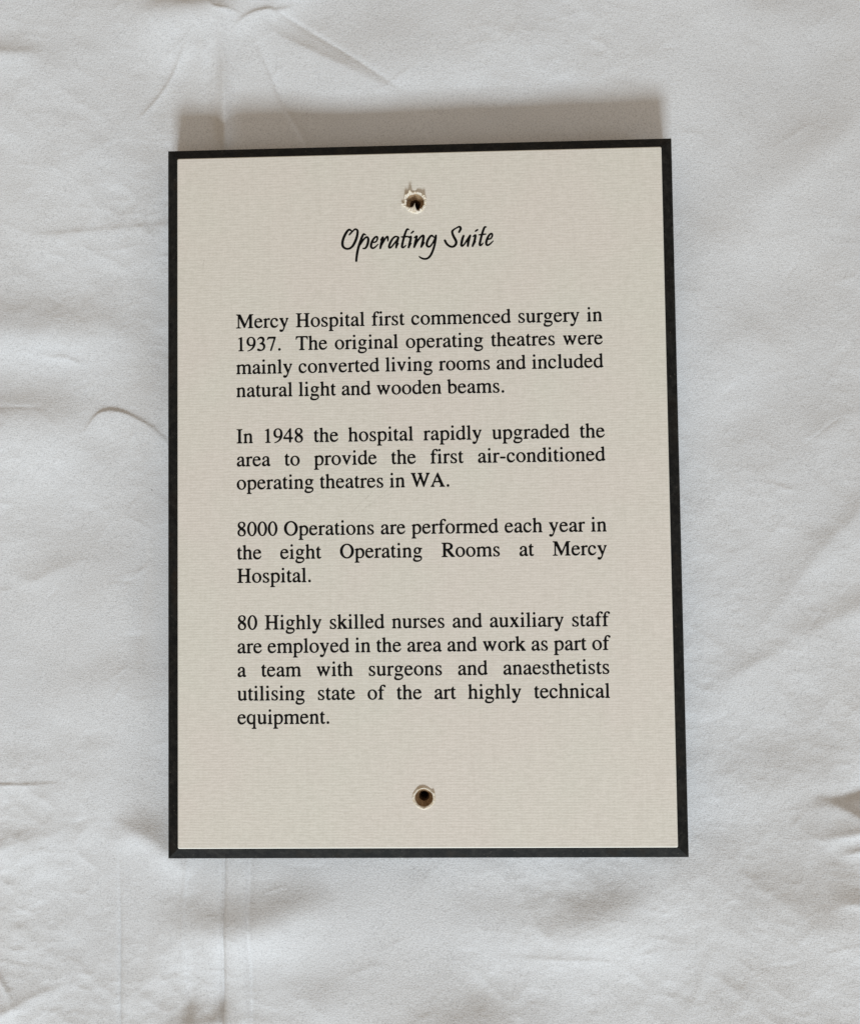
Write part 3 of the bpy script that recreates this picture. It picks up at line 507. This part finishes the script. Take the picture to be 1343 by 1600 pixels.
TEXT = [["Mercy Hospital first commenced surgery in", "1937.  The original operating theatres were", "mainly converted living rooms and included", "natural light and wooden beams.|"],
        ["In 1948 the hospital rapidly upgraded the", "area to provide the first air-conditioned", "operating theatres in WA.|"],
        ["8000 Operations are performed each year in", "the eight Operating Rooms at Mercy", "Hospital.|"],
        ["80 Highly skilled nurses and auxiliary staff", "are employed in the area and work as part of", "a team with surgeons and anaesthetists", "utilising state of the art highly technical", "equipment.|"]]
row = 0
for par in TEXT:
    acc = []
    for line in par:
        ragged = line.endswith('|'); line = line.rstrip('|')
        wide = sum(G[c][0] for c in line if c != ' ')*EM/1000; gaps = line.count(' ')
        sp = .250*EM if ragged or not gaps else (RIGHT-LEFT-wide)/gaps
        x = LEFT; y = TOP-LEAD*row; row += 1
        for c in line:
            if c == ' ': x += sp; continue
            acc.append([[(x+p[0]*EM/1000, y+p[1]*EM/1000) for p in L] for L in OUT[c]]); x += G[c][0]*EM/1000
    ink('paragraph', acc, face); row += 1
# the heading: brush-pen strokes (x, y, width in mm)
STROKES = [
    [(-27.66, 109.5, 0.64), (-28.14, 109.83, 0.84), (-28.67, 109.85, 0.92), (-29.39, 109.18, 1.04), (-30.29, 107.68, 1.12), (-31.01, 105.99, 1.12), (-31.34, 104.38, 1.12), (-31.18, 103.13, 1.08), (-30.42, 102.25, 0.92), (-29.27, 101.92, 0.84), (-28.03, 102.25, 0.92), (-26.87, 103.39, 1.04), (-25.96, 105.16, 1.12), (-25.33, 106.94, 1.08), (-25.05, 108.54, 1.0), (-25.14, 109.58, 0.92), (-26.01, 110.07, 0.76), (-26.81, 109.48, 0.7), (-27.8, 108.52, 0.76), (-28.46, 107.76, 0.68)],
    [(-21.69, 107.57, 0.52), (-22.54, 107.91, 0.84), (-23.15, 106.89, 1.0), (-23.89, 104.93, 1.08), (-24.62, 102.8, 1.08), (-25.17, 100.66, 1.08), (-25.53, 98.52, 1.0), (-25.69, 96.83, 0.96)],
    [(-24.03, 103.5, 0.68), (-23.13, 104.91, 0.76), (-22.15, 106.15, 0.8), (-21.25, 106.66, 0.84), (-20.68, 106.08, 0.96), (-20.69, 104.86, 1.04), (-21.11, 103.26, 1.04), (-21.88, 102.06, 0.84), (-22.89, 101.95, 0.56)],
    [(-18.44, 104.36, 0.68), (-17.56, 104.61, 0.68), (-16.96, 105.49, 0.76), (-16.92, 106.47, 0.84), (-17.53, 106.68, 0.84), (-18.43, 105.88, 0.92), (-19.2, 104.47, 1.04), (-19.53, 103.22, 1.04), (-19.4, 102.29, 0.92), (-18.64, 101.95, 0.8), (-17.66, 102.55, 0.68), (-16.68, 103.51, 0.48)],
    [(-15.6, 105.28, 0.52), (-14.65, 106.39, 0.92), (-14.89, 105.26, 1.04), (-15.35, 103.66, 1.12), (-15.72, 101.92, 0.92)],
    [(-15.18, 103.3, 0.84), (-14.28, 104.89, 0.84), (-13.29, 106.34, 0.76), (-12.7, 106.61, 0.88), (-12.55, 105.75, 0.84), (-12.6, 104.85, 0.56)],
    [(-8.27, 106.22, 0.84), (-8.97, 106.6, 0.72), (-9.77, 106.47, 0.8), (-10.75, 105.53, 0.92), (-11.65, 103.94, 1.0), (-12.16, 102.52, 0.92), (-11.85, 101.94, 0.8), (-11.05, 102.4, 0.76), (-9.98, 103.72, 0.72), (-8.9, 105.13, 0.72), (-8.23, 106.19, 0.88), (-8.64, 104.76, 0.96), (-9.01, 103.16, 1.04), (-9.2, 102.0, 0.84)],
    [(-9.11, 102.45, 0.8), (-8.3, 103.59, 0.52)],
    [(-3.9, 109.4, 0.56), (-4.52, 109.55, 0.84), (-5.06, 108.8, 0.92), (-5.7, 107.02, 1.0), (-6.25, 105.07, 1.0), (-6.71, 103.11, 1.04), (-6.78, 102.22, 0.96), (-6.2, 101.99, 0.76), (-5.21, 102.81, 0.52)],
    [(-7.03, 106.37, 0.56), (-5.61, 106.45, 0.72), (-4.11, 106.48, 0.6)],
    [(-4.03, 106.0, 0.52), (-3.14, 106.39, 0.92), (-3.24, 105.35, 1.0), (-3.61, 103.75, 1.08), (-4.08, 101.98, 0.92)],
    [(-3.9, 102.33, 0.76), (-3.03, 103.56, 0.48)],
    [(-2.91, 107.89, 0.68), (-2.06, 108.58, 0.76)],
    [(-1.73, 105.95, 0.52), (-0.76, 106.51, 0.92), (-0.85, 105.66, 0.96), (-1.32, 103.88, 1.08), (-1.78, 102.1, 0.92)],
    [(-1.51, 102.45, 0.76), (-0.7, 104.04, 0.8), (0.56, 105.8, 0.84), (1.59, 106.68, 0.88), (2.12, 106.54, 1.0), (1.96, 105.06, 1.08), (1.5, 103.28, 1.08), (1.1, 102.07, 0.88)],
    [(1.4, 102.39, 0.76), (2.39, 103.8, 0.52)],
    [(6.38, 105.94, 0.56), (5.51, 106.66, 0.88), (4.62, 106.07, 0.96), (3.63, 104.3, 1.04), (3.38, 102.88, 1.04), (3.96, 102.1, 0.88), (4.75, 102.22, 0.76), (5.83, 103.54, 0.72), (6.73, 105.31, 0.76), (7.19, 106.64, 0.88)],
    [(7.24, 106.63, 0.8), (7.08, 105.12, 0.88), (6.61, 102.81, 0.96), (5.87, 100.5, 0.96), (4.97, 98.56, 0.96), (3.81, 97.33, 0.88), (2.48, 97.01, 0.84), (1.16, 97.39, 0.76), (0.2, 98.04, 0.52)],
    [(16.69, 107.85, 0.88), (17.36, 109.17, 1.04), (17.19, 109.89, 0.96), (16.63, 110.08, 0.8), (15.75, 109.66, 0.64), (14.68, 109.06, 0.72), (13.97, 108.36, 0.96), (13.95, 107.46, 1.0), (14.46, 106.02, 1.08), (15.24, 104.58, 1.12), (15.5, 103.5, 1.08), (15.03, 102.44, 1.04), (14.05, 101.83, 0.88), (12.82, 102.04, 0.88), (11.6, 103.05, 0.96), (10.83, 104.5, 1.0)],
    [(18.52, 106.25, 0.92), (18.06, 105.05, 1.08), (17.68, 103.45, 1.08), (17.53, 102.42, 0.96), (17.93, 102.05, 0.8), (18.82, 102.8, 0.72), (19.9, 104.47, 0.76), (21.25, 106.37, 0.84), (20.79, 104.98, 1.0), (20.41, 103.56, 1.08), (20.22, 102.0, 0.92)],
    [(22.38, 105.93, 0.52), (23.36, 106.41, 0.92), (23.25, 105.28, 1.0), (22.79, 103.51, 1.08), (22.15, 101.95, 0.88)],
    [(22.33, 102.27, 0.76), (23.41, 103.76, 0.48)],
    [(23.42, 108.08, 0.68), (24.27, 108.65, 0.76)],
    [(27.89, 109.73, 0.52), (27.19, 109.62, 0.88), (26.55, 108.24, 0.96), (26.0, 106.47, 0.96), (25.44, 104.34, 1.0), (25.1, 102.74, 1.04), (25.26, 102.15, 0.84), (25.85, 102.37, 0.72), (26.47, 103.07, 0.48)],
    [(24.85, 106.53, 0.56), (26.26, 106.64, 0.72), (27.67, 106.79, 0.52)],
    [(28.52, 104.59, 0.64), (29.58, 104.87, 0.72), (30.22, 105.84, 0.76), (30.19, 106.79, 0.84), (29.52, 106.8, 0.8), (28.62, 105.7, 0.96), (27.93, 104.11, 1.04), (27.74, 102.86, 1.0), (28.08, 102.18, 0.88), (28.75, 102.27, 0.76), (29.63, 102.91, 0.68), (30.62, 103.87, 0.44)]]
def stroke_polys(P):
    S = spline(P, 8); polys = []
    for a, b in zip(S[:-1], S[1:]):
        d = (b-a)[:2]; l = math.hypot(*d) or 1e-9; nx_, ny_ = -d[1]/l, d[0]/l
        polys.append(np.array([(a[0]+nx_*a[2]/2, a[1]+ny_*a[2]/2), (b[0]+nx_*b[2]/2, b[1]+ny_*b[2]/2), (b[0]-nx_*b[2]/2, b[1]-ny_*b[2]/2), (a[0]-nx_*a[2]/2, a[1]-ny_*a[2]/2)]))
    for a in S: polys.append(np.array([(a[0]+a[2]/2*math.cos(t), a[1]+a[2]/2*math.sin(t)) for t in np.arange(14)*math.pi/7]))
    return polys
pp = [q for s in STROKES for q in stroke_polys(s)]; ap = np.vstack(pp)
gx = np.arange(ap[:, 0].min()-.6, ap[:, 0].max()+.6, .045)+.001; gy = np.arange(ap[:, 1].min()-.6, ap[:, 1].max()+.6, .045)+.0013
MM = np.zeros((len(gy), len(gx)))
for q in pp:
    a0, a1 = np.searchsorted(gx, [q[:, 0].min()-.1, q[:, 0].max()+.1]); b0, b1 = np.searchsorted(gy, [q[:, 1].min()-.1, q[:, 1].max()+.1])
    MM[b0:b1, a0:a1] = np.maximum(MM[b0:b1, a0:a1], fill([q], gx[a0:a1], gy[b0:b1]))
heads = [thin_out(L, .008) for L in trace(blur(MM, 1.6), gx, gy, .5)]
ink('heading', [[[(p[0]/1000, p[1]/1000) for p in L] for L in heads]], face)
